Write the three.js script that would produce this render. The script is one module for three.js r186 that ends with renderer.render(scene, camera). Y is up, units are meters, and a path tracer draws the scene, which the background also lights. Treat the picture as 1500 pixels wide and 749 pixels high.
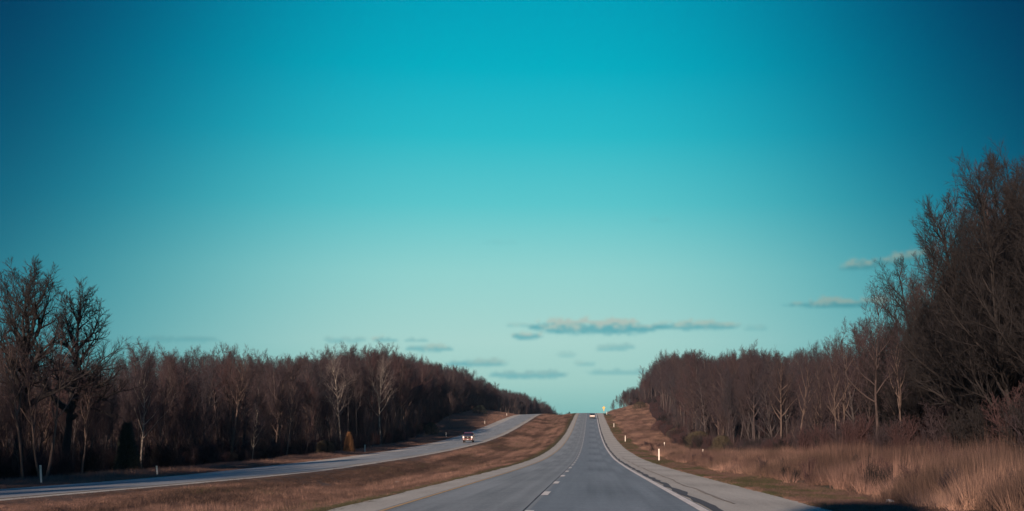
import * as THREE from 'three';
import { mergeGeometries } from 'three/addons/utils/BufferGeometryUtils.js';
import { RoundedBoxGeometry } from 'three/addons/geometries/RoundedBoxGeometry.js';

// ---------------------------------------------------------------- camera, sky, sun, exposure
// X is to the right of the driver's eye, d metres ahead along the road (world z = -d), Y up.
const F = 2060, CX = 864, CY = 641;                      // focal length and vanishing point, in photo pixels
const scene = new THREE.Scene();
const camera = new THREE.PerspectiveCamera(2 * Math.atan(CY / F) * 180 / Math.PI, (2 * CX) / (2 * CY), 0.5, 6000);
camera.setViewOffset(2 * CX, 2 * CY, 0, 0, 1500, 749);   // the photograph is the upper left window of a level shot
camera.position.set(0, 1.5, 0);
camera.lookAt(0, 1.5, -100);
scene.add(camera);

const renderer = new THREE.WebGLRenderer({ antialias: true });
renderer.toneMapping = THREE.LinearToneMapping;
renderer.toneMappingExposure = 1.22;                     // exposed a little for the shade
renderer.shadowMap.enabled = true;

const SUN_EL = 14 * Math.PI / 180, SUN_AZ = 13 * Math.PI / 180;   // low, behind the driver and a little to the left
const toSun = new THREE.Vector3(-Math.sin(SUN_AZ) * Math.cos(SUN_EL), Math.sin(SUN_EL), Math.cos(SUN_AZ) * Math.cos(SUN_EL));
const sun = new THREE.DirectionalLight(new THREE.Color().setRGB(1.0, 0.72, 0.54), 5);
sun.position.copy(toSun).multiplyScalar(400);
sun.castShadow = true;
sun.shadow.camera.left = -250; sun.shadow.camera.right = 250; sun.shadow.camera.top = 250; sun.shadow.camera.bottom = -250;
sun.shadow.camera.far = 1500; sun.shadow.mapSize.set(4096, 4096); sun.shadow.radius = 1.2;
scene.add(sun, sun.target);

// seeded random numbers and value noise
function rng(seed) {
  let a = seed >>> 0;
  return () => { a = (a + 0x6D2B79F5) >>> 0; let t = a; t = Math.imul(t ^ (t >>> 15), t | 1); t ^= t + Math.imul(t ^ (t >>> 7), t | 61); return ((t ^ (t >>> 14)) >>> 0) / 4294967296; };
}
function hash2(x, y) { let h = Math.imul(x, 374761393) + Math.imul(y, 668265263); h = Math.imul(h ^ (h >>> 13), 1274126177); return ((h ^ (h >>> 16)) >>> 0) / 4294967296; }
function noise2(x, y) {
  const ix = Math.floor(x), iy = Math.floor(y), fx = x - ix, fy = y - iy, u = fx * fx * (3 - 2 * fx), v = fy * fy * (3 - 2 * fy);
  const a = hash2(ix, iy), b = hash2(ix + 1, iy), c = hash2(ix, iy + 1), d = hash2(ix + 1, iy + 1);
  return a + (b - a) * u + (c - a) * v + (a - b - c + d) * u * v;
}
function fbm(x, y, n = 4) { let s = 0, a = 0.5, t = 0; for (let i = 0; i < n; i++) { s += a * noise2(x, y); t += a; a *= 0.5; x = x * 2.03 + 17.1; y = y * 2.03 + 5.7; } return s / t; }
const lerp = (a, b, t) => a + (b - a) * t, clamp = (x, a = 0, b = 1) => Math.min(b, Math.max(a, x));
const smooth = (a, b, x) => { const t = clamp((x - a) / (b - a)); return t * t * (3 - 2 * t); };
function curve(pts) {                                     // smooth monotone-ish interpolation through [x, y] pairs
  const n = pts.length, m = pts.map((p, i) => {
    const a = pts[Math.max(0, i - 1)], b = pts[Math.min(n - 1, i + 1)];
    return (b[1] - a[1]) / (b[0] - a[0]);
  });
  return (x) => {
    if (x <= pts[0][0]) return pts[0][1] + m[0] * (x - pts[0][0]);
    if (x >= pts[n - 1][0]) return pts[n - 1][1];
    let i = 0; while (x > pts[i + 1][0]) i++;
    const h = pts[i + 1][0] - pts[i][0], t = (x - pts[i][0]) / h, t2 = t * t, t3 = t2 * t;
    return (2 * t3 - 3 * t2 + 1) * pts[i][1] + (t3 - 2 * t2 + t) * h * m[i] + (-2 * t3 + 3 * t2) * pts[i + 1][1] + (t3 - t2) * h * m[i + 1];
  };
}
function linear(pts) { return (x) => { if (x <= pts[0][0]) return pts[0][1]; for (let i = 1; i < pts.length; i++) if (x <= pts[i][0]) return lerp(pts[i - 1][1], pts[i][1], (x - pts[i - 1][0]) / (pts[i][0] - pts[i - 1][0])); return pts[pts.length - 1][1]; }; }

{ // evening sky: pale above the horizon, deep teal higher up, thin flat clouds low down
  const W = 4096, H = 2048, data = new Float32Array(W * H * 4), s2l = (c) => { c /= 255; return c <= 0.04045 ? c / 12.92 : Math.pow((c + 0.055) / 1.055, 2.4); };
  const T = [[-90, 60, 80, 90], [0, 130, 190, 186], [1.1, 134, 192, 187], [2.2, 160, 206, 198], [3.9, 170, 213, 206], [6.7, 146, 210, 207], [9.4, 92, 198, 204], [12.1, 42, 186, 200], [14.7, 4, 174, 195], [17.3, 0, 161, 187], [25, 0, 122, 160], [40, 0, 96, 146], [90, 0, 80, 136]].map((r) => [r[0], s2l(r[1]), s2l(r[2]), s2l(r[3])]);
  const ang = (x, y) => { const az = Math.atan((x - CX) / F); return [az * 180 / Math.PI, Math.atan((CY - y) / F * Math.cos(az)) * 180 / Math.PI]; };
  const clouds = [];                                      // [azimuth, elevation, half width, half height, strength, tilt, warmth] in degrees
  const put = (x0, x1, y0, y1, s = 1, tilt = 0, warm = 1) => { const [a, e] = ang((x0 + x1) / 2, (y0 + y1) / 2), [b] = ang(x1, y0); clouds.push([a, e, (b - a) * 1.12, (y1 - y0) / F * 28.65 * 0.92, s * 1.1, tilt, warm]); };
  put(778, 972, 463, 494, 1.15, 0, 1); put(960, 1085, 468, 486, 0.85, 0, 0.9); put(748, 796, 485, 499, 0.9, 0, 1); put(742, 780, 473, 481, 0.4, 0, 0.6);
  put(475, 538, 491, 504, 0.5, 0.02, 0.5); put(543, 582, 491, 503, 0.75, 0, 1); put(592, 628, 494, 502, 0.6, 0, 0.4); put(594, 664, 503, 517, 0.8, 0, 0.8);
  put(650, 742, 523, 540, 0.8, 0, 0.6); put(715, 835, 541, 557, 0.75, 0, 0.4); put(870, 930, 503, 516, 0.55, 0.05, 0.4); put(815, 845, 516, 524, 0.35, 0, 0.4); put(840, 875, 528, 537, 0.45, 0, 0.5);
  put(855, 955, 541, 550, 0.5, 0, 0.2); put(1232, 1365, 368, 394, 0.9, 0.14, 0.9); put(1148, 1370, 435, 453, 1, 0, 0.75); put(708, 760, 351, 360, 0.13, 0, 0.3); put(950, 985, 318, 326, 0.18, 0, 0.3); put(1090, 1125, 475, 487, 0.3, 0, 0.4); put(180, 330, 492, 502, 0.5, 0, 0.2);
  const R = rng(77);
  for (let i = 0; i < 150; i++) { const az = 26 + R() * 308, el = 2 + R() * R() * 9; clouds.push([az > 180 ? az - 360 : az, el, 0.7 + R() * 2.6, 0.12 + R() * 0.35, 0.4 + R() * 0.7, 0, 0.3 + R() * 0.7]); }
  const sunAz = 180 - SUN_AZ * 180 / Math.PI;             // the sun's azimuth, degrees clockwise from straight ahead is negative to the left
  const buckets = Array.from({ length: 360 }, () => []);
  clouds.forEach((c) => { for (let a = Math.floor(c[0] - c[2] - 1); a <= c[0] + c[2] + 1; a++) buckets[((a % 360) + 360) % 360].push(c); });
  for (let row = 0; row < H; row++) {
    const el = ((row + 0.5) / H - 0.5) * 180;
    let k = 1; while (k < T.length - 1 && el > T[k][0]) k++;
    const t = clamp((el - T[k - 1][0]) / (T[k][0] - T[k - 1][0])), base = [1, 2, 3].map((c) => lerp(T[k - 1][c], T[k][c], t));
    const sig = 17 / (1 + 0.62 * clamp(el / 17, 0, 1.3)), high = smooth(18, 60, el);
    for (let col = 0; col < W; col++) {
      const phi = ((col + 0.5) / W - 0.5) * 360;           // atan2(z, x)
      let az = phi + 90; if (az > 180) az -= 360;          // straight ahead (-z) is 0, right is positive
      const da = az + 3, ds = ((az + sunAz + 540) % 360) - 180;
      const vignette = Math.exp(-0.5 * Math.abs(da / sig) ** 2.7), back = Math.exp(-ds * ds / (2 * 45 * 45));  // lens vignette painted into the sky: darker to either side of the view
      const fl = lerp(0.1 + 0.9 * Math.max(vignette, 0.85 * back), 0.45, high);
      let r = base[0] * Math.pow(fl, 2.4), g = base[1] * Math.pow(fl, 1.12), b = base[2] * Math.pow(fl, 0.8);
      const glow = back * Math.exp(-el * el / 200) * 0.35; r += glow * 1.1; g += glow * 0.75; b += glow * 0.4;
      if (el > 0.3 && el < 14) for (const c of buckets[(Math.floor(az) + 360) % 360]) {
        const x = (az - c[0]) / c[2]; if (x < -1.15 || x > 1.15) continue;
        const y = (el - c[1] - c[5] * (az - c[0])) / c[3]; if (y < -1.8 || y > 1.8) continue;
        const n = fbm(az * 3.1 + c[0] * 9, el * 9 + c[1] * 3, 5) - 0.5, nb = fbm(az * 1.3 + 40, el * 1.5 + c[0], 3) - 0.5, fine = fbm(az * 11, el * 22 + 9, 4) - 0.5;
        const env = 1 - x ** 4, top = env * (0.85 + 1.4 * nb) + n * 1.3, bot = -env * 0.8 + n * 0.35;
        const m = smooth(-0.05, 0.4, top - y + fine * 0.7) * smooth(-0.15, 0.25, y - bot + fine * 0.3) * smooth(1.15, 0.8, Math.abs(x) + n * 0.9) * clamp(c[4] * 0.95);
        if (m <= 0) continue;
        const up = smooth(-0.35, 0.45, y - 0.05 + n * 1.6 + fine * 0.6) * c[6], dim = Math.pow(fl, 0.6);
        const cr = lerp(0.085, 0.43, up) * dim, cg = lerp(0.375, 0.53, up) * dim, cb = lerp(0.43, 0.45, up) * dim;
        const mm = clamp(m * lerp(0.85, 0.8, up));
        r = lerp(r, cr, mm); g = lerp(g, cg, mm); b = lerp(b, cb, mm);
      }
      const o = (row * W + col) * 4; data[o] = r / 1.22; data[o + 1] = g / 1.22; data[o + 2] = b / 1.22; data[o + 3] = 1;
    }
  }
  const tex = new THREE.DataTexture(data, W, H, THREE.RGBAFormat, THREE.FloatType);
  tex.mapping = THREE.EquirectangularReflectionMapping; tex.magFilter = tex.minFilter = THREE.LinearFilter; tex.needsUpdate = true;
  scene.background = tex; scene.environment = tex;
}

// ---------------------------------------------------------------- helpers
const used = new Map();
function numbered(name) { const n = used.get(name) ?? 0; used.set(name, n + 1); return n ? name + '_' + String(n).padStart(3, '0') : name; }
function tag(o, label, category, group, kind) { if (label) o.userData.label = label; if (category) o.userData.category = category; if (group) o.userData.group = group; if (kind) o.userData.kind = kind; return o; }
function lit(m) { m.castShadow = true; m.receiveShadow = true; return m; }
function mesh(name, geo, mat, parent, kind) { const m = lit(new THREE.Mesh(geo, mat)); m.name = parent === scene ? numbered(name) : name; if (kind) m.userData.kind = kind; parent.add(m); return m; }
function group(name, x, y, z, turn = 0) { const g = new THREE.Group(); g.name = numbered(name); g.position.set(x, y, z); g.rotation.y = turn; scene.add(g); return g; }
const rgb = (r, g, b) => new THREE.Color().setRGB(r, g, b);
const std = (r, g, b, rough = 0.9, more = {}) => new THREE.MeshStandardMaterial({ color: rgb(r, g, b), roughness: rough, ...more });
function noiseTexture(w, h, f, srgb = false) {            // f(u, v) -> [r, g, b] in 0..1, tiling left to its maker
  const d = new Uint8Array(w * h * 4);
  for (let y = 0; y < h; y++) for (let x = 0; x < w; x++) { const c = f(x / w, y / h), o = (y * w + x) * 4; d[o] = clamp(c[0]) * 255; d[o + 1] = clamp(c[1]) * 255; d[o + 2] = clamp(c[2]) * 255; d[o + 3] = 255; }
  const t = new THREE.DataTexture(d, w, h); t.wrapS = t.wrapT = THREE.RepeatWrapping; t.magFilter = THREE.LinearFilter; t.minFilter = THREE.LinearMipmapLinearFilter; t.generateMipmaps = true; if (srgb) t.colorSpace = THREE.SRGBColorSpace; t.needsUpdate = true; return t;
}
// tiling noise: sample on a torus-like blend
function tileFbm(u, v, fx, fy, n = 4) {
  const a = fbm(u * fx, v * fy, n), b = fbm((u - 1) * fx, v * fy, n), c = fbm(u * fx, (v - 1) * fy, n), d = fbm((u - 1) * fx, (v - 1) * fy, n);
  const s = smooth(0.7, 1, u), t = smooth(0.7, 1, v);
  return lerp(lerp(a, b, s), lerp(c, d, s), t);
}
function pushGeo() { return { p: [], n: [], u: [], i: [] }; }
function toGeo(b) {
  const g = new THREE.BufferGeometry();
  g.setAttribute('position', new THREE.Float32BufferAttribute(b.p, 3)); g.setAttribute('normal', new THREE.Float32BufferAttribute(b.n, 3)); g.setAttribute('uv', new THREE.Float32BufferAttribute(b.u, 2)); g.setIndex(b.i); return g;
}

// ---------------------------------------------------------------- lie of the land
const roadY = curve([[-300, 2.2], [-60, 0.5], [0, 0.13], [28.8, 0], [52.7, -0.17], [90, -0.42], [137, -0.56], [180, -0.33], [222, 0.15], [275, 1.2], [335, 2.8], [400, 5.1], [450, 7.0], [499, 8.9], [540, 10.35], [580, 11.5], [620, 12.2], [680, 12.5], [800, 11], [1000, 6], [1400, -2], [3000, -12], [5000, -14]]);
const bend = (d) => d < 620 ? 0 : 0.00012 * Math.min(d - 620, 500) ** 2;      // beyond the crest the road swings right
const leftDrop = curve([[-300, -0.4], [40, -0.46], [100, -0.46], [140, -0.24], [215, -0.16], [280, -0.3], [420, -0.3], [582, -0.35], [1000, -0.3], [5000, -0.3]]);
const MR = 5.3, ML = -5.65, LN = -19.5, LF = -30.5;                            // edges: main road right, left; far carriageway near, far
const mainY = (X, d) => roadY(d) - 0.014 * Math.abs(X + 1.24);
const leftY = (X, d) => roadY(d) + leftDrop(d) - 0.034 * (LN - X);
const rightSlope = curve([[-300, 0.05], [30, 0.13], [60, 0.12], [100, 0.035], [150, -0.05], [200, -0.035], [280, 0.03], [380, 0.06], [460, 0.11], [540, 0.22], [600, 0.25], [700, 0.2], [1000, 0.1], [5000, 0.02]]);
const leftSlope = curve([[-300, -0.02], [60, -0.03], [150, -0.02], [280, 0.01], [360, 0.06], [480, 0.12], [620, 0.14], [1000, 0.08], [5000, 0.02]]);
function groundY(X, d) {
  X -= bend(d);
  const rough = (fbm(X * 0.35 + 50, d * 0.35, 3) - 0.5) * 0.16 + (fbm(X * 0.06 + 9, d * 0.06, 2) - 0.5) * 0.5;
  if (X > MR) {
    const w = X - MR, far = Math.min(w, 45);
    return mainY(MR, d) - 0.05 * smooth(0, 0.5, w) + rightSlope(d) * Math.max(0, far - 1.6) * smooth(0.5, 6, w) + rough * smooth(1, 6, w) + (fbm(X * 0.012, d * 0.012, 2) - 0.5) * 6 * smooth(60, 200, w);
  }
  if (X >= ML) return mainY(X, d);
  if (X > LN) {
    const t = (ML - X) / (ML - LN);
    return lerp(mainY(ML, d), leftY(LN, d), t) - 0.05 * smooth(0, 0.04, Math.min(t, 1 - t)) - 0.95 * Math.sin(Math.PI * t) ** 1.2 + rough * 0.8 * smooth(0, 0.15, Math.min(t, 1 - t));
  }
  if (X >= LF) return leftY(X, d);
  const w = LF - X;
  return leftY(LF, d) - 0.05 * smooth(0, 0.5, w) + leftSlope(d) * Math.min(Math.max(0, w - 2), 45) - 0.35 * smooth(2, 7, w) * smooth(380, 250, d) + rough * smooth(1, 6, w) + (fbm(X * 0.012, d * 0.012, 2) - 0.5) * 6 * smooth(60, 200, w);
}
const inRoad = (X, d) => { X -= bend(d); return (X > ML && X < MR) || (X > LF && X < LN); };

const dLines = []; for (let d = -320; d < 20; d += 10) dLines.push(d); for (let d = 20; d < 160; d += 1.25) dLines.push(d); for (let d = 160; d < 640; d += 4) dLines.push(d); for (let d = 640; d < 1400; d += 20) dLines.push(d); for (let d = 1400; d <= 2600; d += 150) dLines.push(d);

// ---------------------------------------------------------------- ground
const soilTex = noiseTexture(512, 512, (u, v) => {
  const a = tileFbm(u, v, 9, 9, 5), b = tileFbm(u, v, 70, 70, 3), k = 0.62 + 0.5 * (a - 0.5) + 0.7 * (b - 0.5);
  return [k * 1.02, k * 0.98 + 0.02 * a, k * 0.96];
});
{
  const xs = []; for (const X of [-1500, -900, -500, -300, -200, -150, -110, -90, -75, -64, -55, -48, -43, -40, -38, -36, -35, -34, -33, -32, -31.2]) xs.push(X);
  xs.push(LF - 0.05, LF + 0.25, -25, LN - 0.25, LN + 0.05); for (let X = -19; X < -6.2; X += 0.7) xs.push(X);
  xs.push(ML - 0.45, ML - 0.05, ML + 0.25, 0, MR - 0.25, MR + 0.05, MR + 0.4); for (let X = 6.2; X < 24; X += 0.7) xs.push(X);
  for (const X of [25, 27, 30, 34, 38, 43, 50, 58, 70, 90, 120, 170, 260, 400, 700, 1200, 1800]) xs.push(X);
  const p = [], c = [], uv = [], idx = [], nx = xs.length;
  for (const d of dLines) for (const X0 of xs) {
    const X = X0 + bend(d), sunk = (X0 > ML && X0 < MR) || (X0 > LF && X0 < LN);
    p.push(X, groundY(X, d) - (sunk ? 0.14 : 0.012), -d); uv.push(X / 5.3, d / 5.3);
    const n = fbm(X * 0.16, d * 0.1, 3), green = Math.max(smooth(3.2, 1.0, Math.abs(X0 - (MR + 1.4)) + (n - 0.5) * 2.5) * (X0 > MR - 0.3 ? 1 : 0), smooth(1.5, 0.3, Math.abs(X0 - (ML - 0.7)) + (n - 0.5)) * 0.8);
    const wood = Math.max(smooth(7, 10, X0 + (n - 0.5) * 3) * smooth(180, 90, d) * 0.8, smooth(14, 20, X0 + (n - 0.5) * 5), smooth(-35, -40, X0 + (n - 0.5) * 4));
    let r = lerp(0.1, 0.24, n), g = lerp(0.068, 0.145, n), b = lerp(0.055, 0.11, n);
    r = lerp(r, 0.075, green); g = lerp(g, 0.08, green); b = lerp(b, 0.035, green);
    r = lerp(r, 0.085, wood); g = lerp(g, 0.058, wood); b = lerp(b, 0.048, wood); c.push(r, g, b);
  }
  for (let j = 0; j < dLines.length - 1; j++) for (let i = 0; i < nx - 1; i++) { const a = j * nx + i; idx.push(a, a + 1, a + nx, a + 1, a + nx + 1, a + nx); }
  const g = new THREE.BufferGeometry(); g.setAttribute('position', new THREE.Float32BufferAttribute(p, 3)); g.setAttribute('color', new THREE.Float32BufferAttribute(c, 3)); g.setAttribute('uv', new THREE.Float32BufferAttribute(uv, 2)); g.setIndex(idx); g.computeVertexNormals();
  tag(mesh('ground', g, new THREE.MeshStandardMaterial({ vertexColors: true, roughness: 0.95, map: soilTex, bumpMap: soilTex, bumpScale: 0.04 }), scene), 'dry brown grassland ground either side of the divided highway', null, null, 'structure');
}

// ---------------------------------------------------------------- roads
function ribbon(x0, x1, d0, d1, yOf, lift, cols = 1, wob0 = null, wob1 = null, closed = false) {   // a strip of road surface between two lateral lines
  const b = pushGeo(), ds = dLines.filter((d) => d > d0 && d < d1); ds.unshift(d0); ds.push(d1);
  const n = cols + 1;
  for (const d of ds) for (let i = 0; i < n; i++) {
    const a = x0 + (wob0 ? wob0(d) : 0), e = x1 + (wob1 ? wob1(d) : 0), X = lerp(a, e, i / cols);
    b.p.push(X + bend(d), yOf(X, d) + lift, -d); b.n.push(0, 1, 0); b.u.push(X, d);
  }
  for (let j = 0; j < ds.length - 1; j++) for (let i = 0; i < cols; i++) { const a = j * n + i; b.i.push(a, a + 1, a + n, a + 1, a + n + 1, a + n); }
  const g = toGeo(b); g.computeVertexNormals(); return g;
}
function scaled(tex, sx, sy) { const t = tex.clone(); t.repeat.set(1 / sx, 1 / sy); t.needsUpdate = true; return t; }
const laneTex = noiseTexture(512, 1024, (u, v) => {       // fine aggregate, faint cross tining, long tyre-polished and oil-darkened streaks
  const fine = tileFbm(u, v, 180, 200, 2) - 0.5, blot = tileFbm(u, v, 6, 5, 4) - 0.5, streak = tileFbm(u, v, 26, 1.5, 3) - 0.5, cross = tileFbm(u, v, 3, 120, 2) - 0.5;
  const k = 0.8 + 0.24 * fine + 0.2 * blot + 0.42 * streak + 0.14 * cross; return [k, k, k];
});
const fineTex = noiseTexture(512, 512, (u, v) => {
  const fine = tileFbm(u, v, 150, 150, 2) - 0.5, blot = tileFbm(u, v, 7, 4, 4) - 0.5, streak = tileFbm(u, v, 14, 2, 3) - 0.5;
  const k = 0.8 + 0.3 * fine + 0.25 * blot + 0.18 * streak; return [k, k * 0.995, k * 0.985];
});
const laneMat = (r, g, b) => new THREE.MeshStandardMaterial({ color: rgb(r, g, b), roughness: 0.72, map: scaled(laneTex, 7.3, 41), bumpMap: scaled(laneTex, 3.1, 11), bumpScale: 0.004 });
const shoulderMat = new THREE.MeshStandardMaterial({ color: rgb(0.6, 0.61, 0.56), roughness: 0.95, map: scaled(fineTex, 3.7, 17), bumpMap: scaled(fineTex, 1.7, 2.3), bumpScale: 0.008 });
const paintTex = noiseTexture(256, 256, (u, v) => { const k = 0.93 + 0.4 * (tileFbm(u, v, 40, 40, 3) - 0.5) + 0.3 * (tileFbm(u, v, 8, 8, 3) - 0.5); return [k, k, k]; });
const whitePaint = new THREE.MeshStandardMaterial({ color: rgb(0.95, 0.92, 0.86), roughness: 0.7, map: scaled(paintTex, 1, 3) });
const yellowPaint = new THREE.MeshStandardMaterial({ color: rgb(0.62, 0.42, 0.2), roughness: 0.75, map: scaled(paintTex, 1, 3) });
const tarMat = std(0.085, 0.09, 0.105, 0.8), jointMat = std(0.06, 0.065, 0.08, 0.8);
const D0 = -320, D1 = 1300, DASH = -1.24, EDGE = 2.42;
const wobbly = (seed, amp, f = 0.6) => (d) => (fbm(d * f + seed, seed, 3) - 0.5) * amp;

const road = mesh('main_road', ribbon(DASH - 3.28, DASH, D0, D1, mainY, 0, 3), laneMat(0.36, 0.4, 0.42), scene); tag(road, 'two grey concrete lanes of highway running straight over the crest', null, null, 'structure');
mesh('driving_lane', ribbon(DASH, EDGE + 0.14, D0, D1, mainY, 0, 3), laneMat(0.285, 0.34, 0.385), road);
for (const [s, a] of [[0, -0.03], [0, 0.025]]) mesh('joint_sealant', ribbon(DASH - 0.13 + a * 0, DASH - 0.105, D0, D1, mainY, 0.004 + s + (a > 0 ? 0.004 : 0), 1, wobbly(3, 0.02), wobbly(8, 0.02)), jointMat, road);
mesh('edge_line', ribbon(EDGE - 0.1, EDGE + 0.1, D0, D1, mainY, 0.006), whitePaint, road);
mesh('yellow_edge_line', ribbon(DASH - 3.2, DASH - 3.08, D0, D1, mainY, 0.006), yellowPaint, road);
for (let k = -1; k < 48; k++) { const s = 25.6 + k * 12.19; if (s < 700) mesh('lane_dash', ribbon(DASH - 0.08, DASH + 0.11, s, s + 3.2, mainY, 0.009), whitePaint, road); }
for (let d = 20; d < 160; d += 6.1) mesh('slab_joint', ribbon(DASH - 3.27, EDGE + 0.1, d, d + 0.018, mainY, 0.0035), jointMat, road);
const sh = mesh('road_shoulder', ribbon(EDGE + 0.14, MR, D0, D1, mainY, -0.012, 3, null, wobbly(31, 0.25, 0.5)), shoulderMat, scene); tag(sh, 'wide pale gravelly shoulder outside the white edge line', null, null, 'structure');
mesh('tar_seal', ribbon(EDGE + 0.2, EDGE + 0.42, D0, D1, mainY, 0.002, 1, wobbly(5, 0.22, 0.45), wobbly(9, 0.3, 0.4)), tarMat, sh);
mesh('tar_seal', ribbon(EDGE + 0.95, EDGE + 1.03, 34, 150, mainY, 0.002, 1, wobbly(15, 0.3, 0.3), wobbly(15.2, 0.36, 0.3)), std(0.32, 0.3, 0.27), sh);
const shl = mesh('road_shoulder', ribbon(ML, DASH - 3.28, D0, D1, mainY, -0.012, 2, wobbly(41, 0.22, 0.5)), shoulderMat, scene); tag(shl, 'narrow pale shoulder between the near lanes and grass median', null, null, 'structure');
const farRoad = mesh('far_carriageway', ribbon(LF + 2.6, LN - 1.15, D0, D1, leftY, 0, 4), laneMat(0.39, 0.43, 0.45), scene); tag(farRoad, 'opposite grey carriageway beyond the brown grass median', null, null, 'structure');
mesh('edge_line', ribbon(LN - 1.4, LN - 1.28, D0, D1, leftY, 0.006), yellowPaint, farRoad);
mesh('edge_line', ribbon(LF + 2.7, LF + 2.82, D0, D1, leftY, 0.006), whitePaint, farRoad);
for (let k = 0; k < 48; k++) { const s = 38 + k * 12.19; if (s < 640) mesh('lane_dash', ribbon(-24.52, -24.4, s, s + 3.05, leftY, 0.007), whitePaint, farRoad); }
const shf = mesh('road_shoulder', ribbon(LN - 1.15, LN, D0, D1, leftY, -0.012, 1, null, wobbly(51, 0.3, 0.5)), shoulderMat, scene); tag(shf, 'pale inner shoulder of the opposite carriageway along the median', null, null, 'structure');
const shg = mesh('road_shoulder', ribbon(LF, LF + 2.6, D0, D1, leftY, -0.012, 2, wobbly(61, 0.3, 0.5)), shoulderMat, scene); tag(shg, 'pale outer shoulder of the opposite carriageway below the wood', null, null, 'structure');

// ---------------------------------------------------------------- bare trees
const barkTex = noiseTexture(256, 512, (u, v) => { const a = tileFbm(u, v, 22, 5, 4) - 0.5, b = tileFbm(u, v, 5, 4, 3) - 0.5, k = 0.78 + 0.7 * a + 0.35 * b; return [k, k, k]; });
const paleTex = noiseTexture(256, 512, (u, v) => { const a = tileFbm(u, v, 7, 9, 4), b = tileFbm(u, v, 30, 30, 2) - 0.5, k = smooth(0.36, 0.52, a) * 0.55 + 0.42 + 0.15 * b; return [k, k * 0.985, k * 0.95]; });
const barkOf = (r, g, b, tex = barkTex) => new THREE.MeshStandardMaterial({ color: rgb(r, g, b), roughness: 0.92, map: tex, bumpMap: tex, bumpScale: 0.02 });
const BARK = { grey: barkOf(0.078, 0.067, 0.07), brown: barkOf(0.08, 0.06, 0.06), dark: barkOf(0.028, 0.0245, 0.026), pale: barkOf(0.3, 0.275, 0.255, paleTex), tan: barkOf(0.15, 0.112, 0.098) };  // tan: bark lightened to imitate sun on trunks, also mixed through the woods
const TWIG = { grey: std(0.032, 0.029, 0.039), brown: std(0.039, 0.028, 0.036), dark: std(0.014, 0.0125, 0.0145), pale: std(0.14, 0.122, 0.12), tan: std(0.05, 0.035, 0.039), red: std(0.058, 0.031, 0.035) };  // dark twigs and dark bark: thicket shade and vignette put into the colour

const V = (x, y, z) => new THREE.Vector3(x, y, z);
function tube(b, pts, rad, sides, tip) {                   // tapered tube along points
  const start = b.p.length / 3, n = pts.length, t = V(), a = V(), c = V(), ref = V(); let len = 0;
  for (let i = 0; i < n; i++) {
    t.subVectors(pts[Math.min(n - 1, i + 1)], pts[Math.max(0, i - 1)]).normalize();
    ref.set(Math.abs(t.y) > 0.9 ? 1 : 0, Math.abs(t.y) > 0.9 ? 0 : 1, 0); a.crossVectors(t, ref).normalize(); c.crossVectors(t, a);
    if (i) len += pts[i].distanceTo(pts[i - 1]);
    for (let k = 0; k <= sides; k++) {
      const w = k / sides * Math.PI * 2, x = Math.cos(w), y = Math.sin(w), nx = a.x * x + c.x * y, ny = a.y * x + c.y * y, nz = a.z * x + c.z * y;
      b.p.push(pts[i].x + nx * rad[i], pts[i].y + ny * rad[i], pts[i].z + nz * rad[i]); b.n.push(nx, ny, nz); b.u.push(k / sides, len / 2.5);
    }
  }
  const s = sides + 1;
  for (let i = 0; i < n - 1; i++) for (let k = 0; k < sides; k++) { const q = start + i * s + k; b.i.push(q, q + 1, q + s, q + 1, q + s + 1, q + s); }
}
function spike(b, p, d, len, r) {                          // a twig: three faces to a point
  const ref = Math.abs(d.y) > 0.9 ? V(1, 0, 0) : V(0, 1, 0), a = V().crossVectors(d, ref).normalize(), c = V().crossVectors(d, a), s = b.p.length / 3;
  for (let k = 0; k < 3; k++) { const w = k * 2.0944, x = Math.cos(w), y = Math.sin(w), nx = a.x * x + c.x * y, ny = a.y * x + c.y * y, nz = a.z * x + c.z * y; b.p.push(p.x + nx * r, p.y + ny * r, p.z + nz * r); b.n.push(nx, ny, nz); b.u.push(k / 3, 0); }
  b.p.push(p.x + d.x * len, p.y + d.y * len, p.z + d.z * len); b.n.push(d.x, d.y, d.z); b.u.push(0.5, len);
  b.i.push(s, s + 1, s + 3, s + 1, s + 2, s + 3, s + 2, s, s + 3);
}
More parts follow.
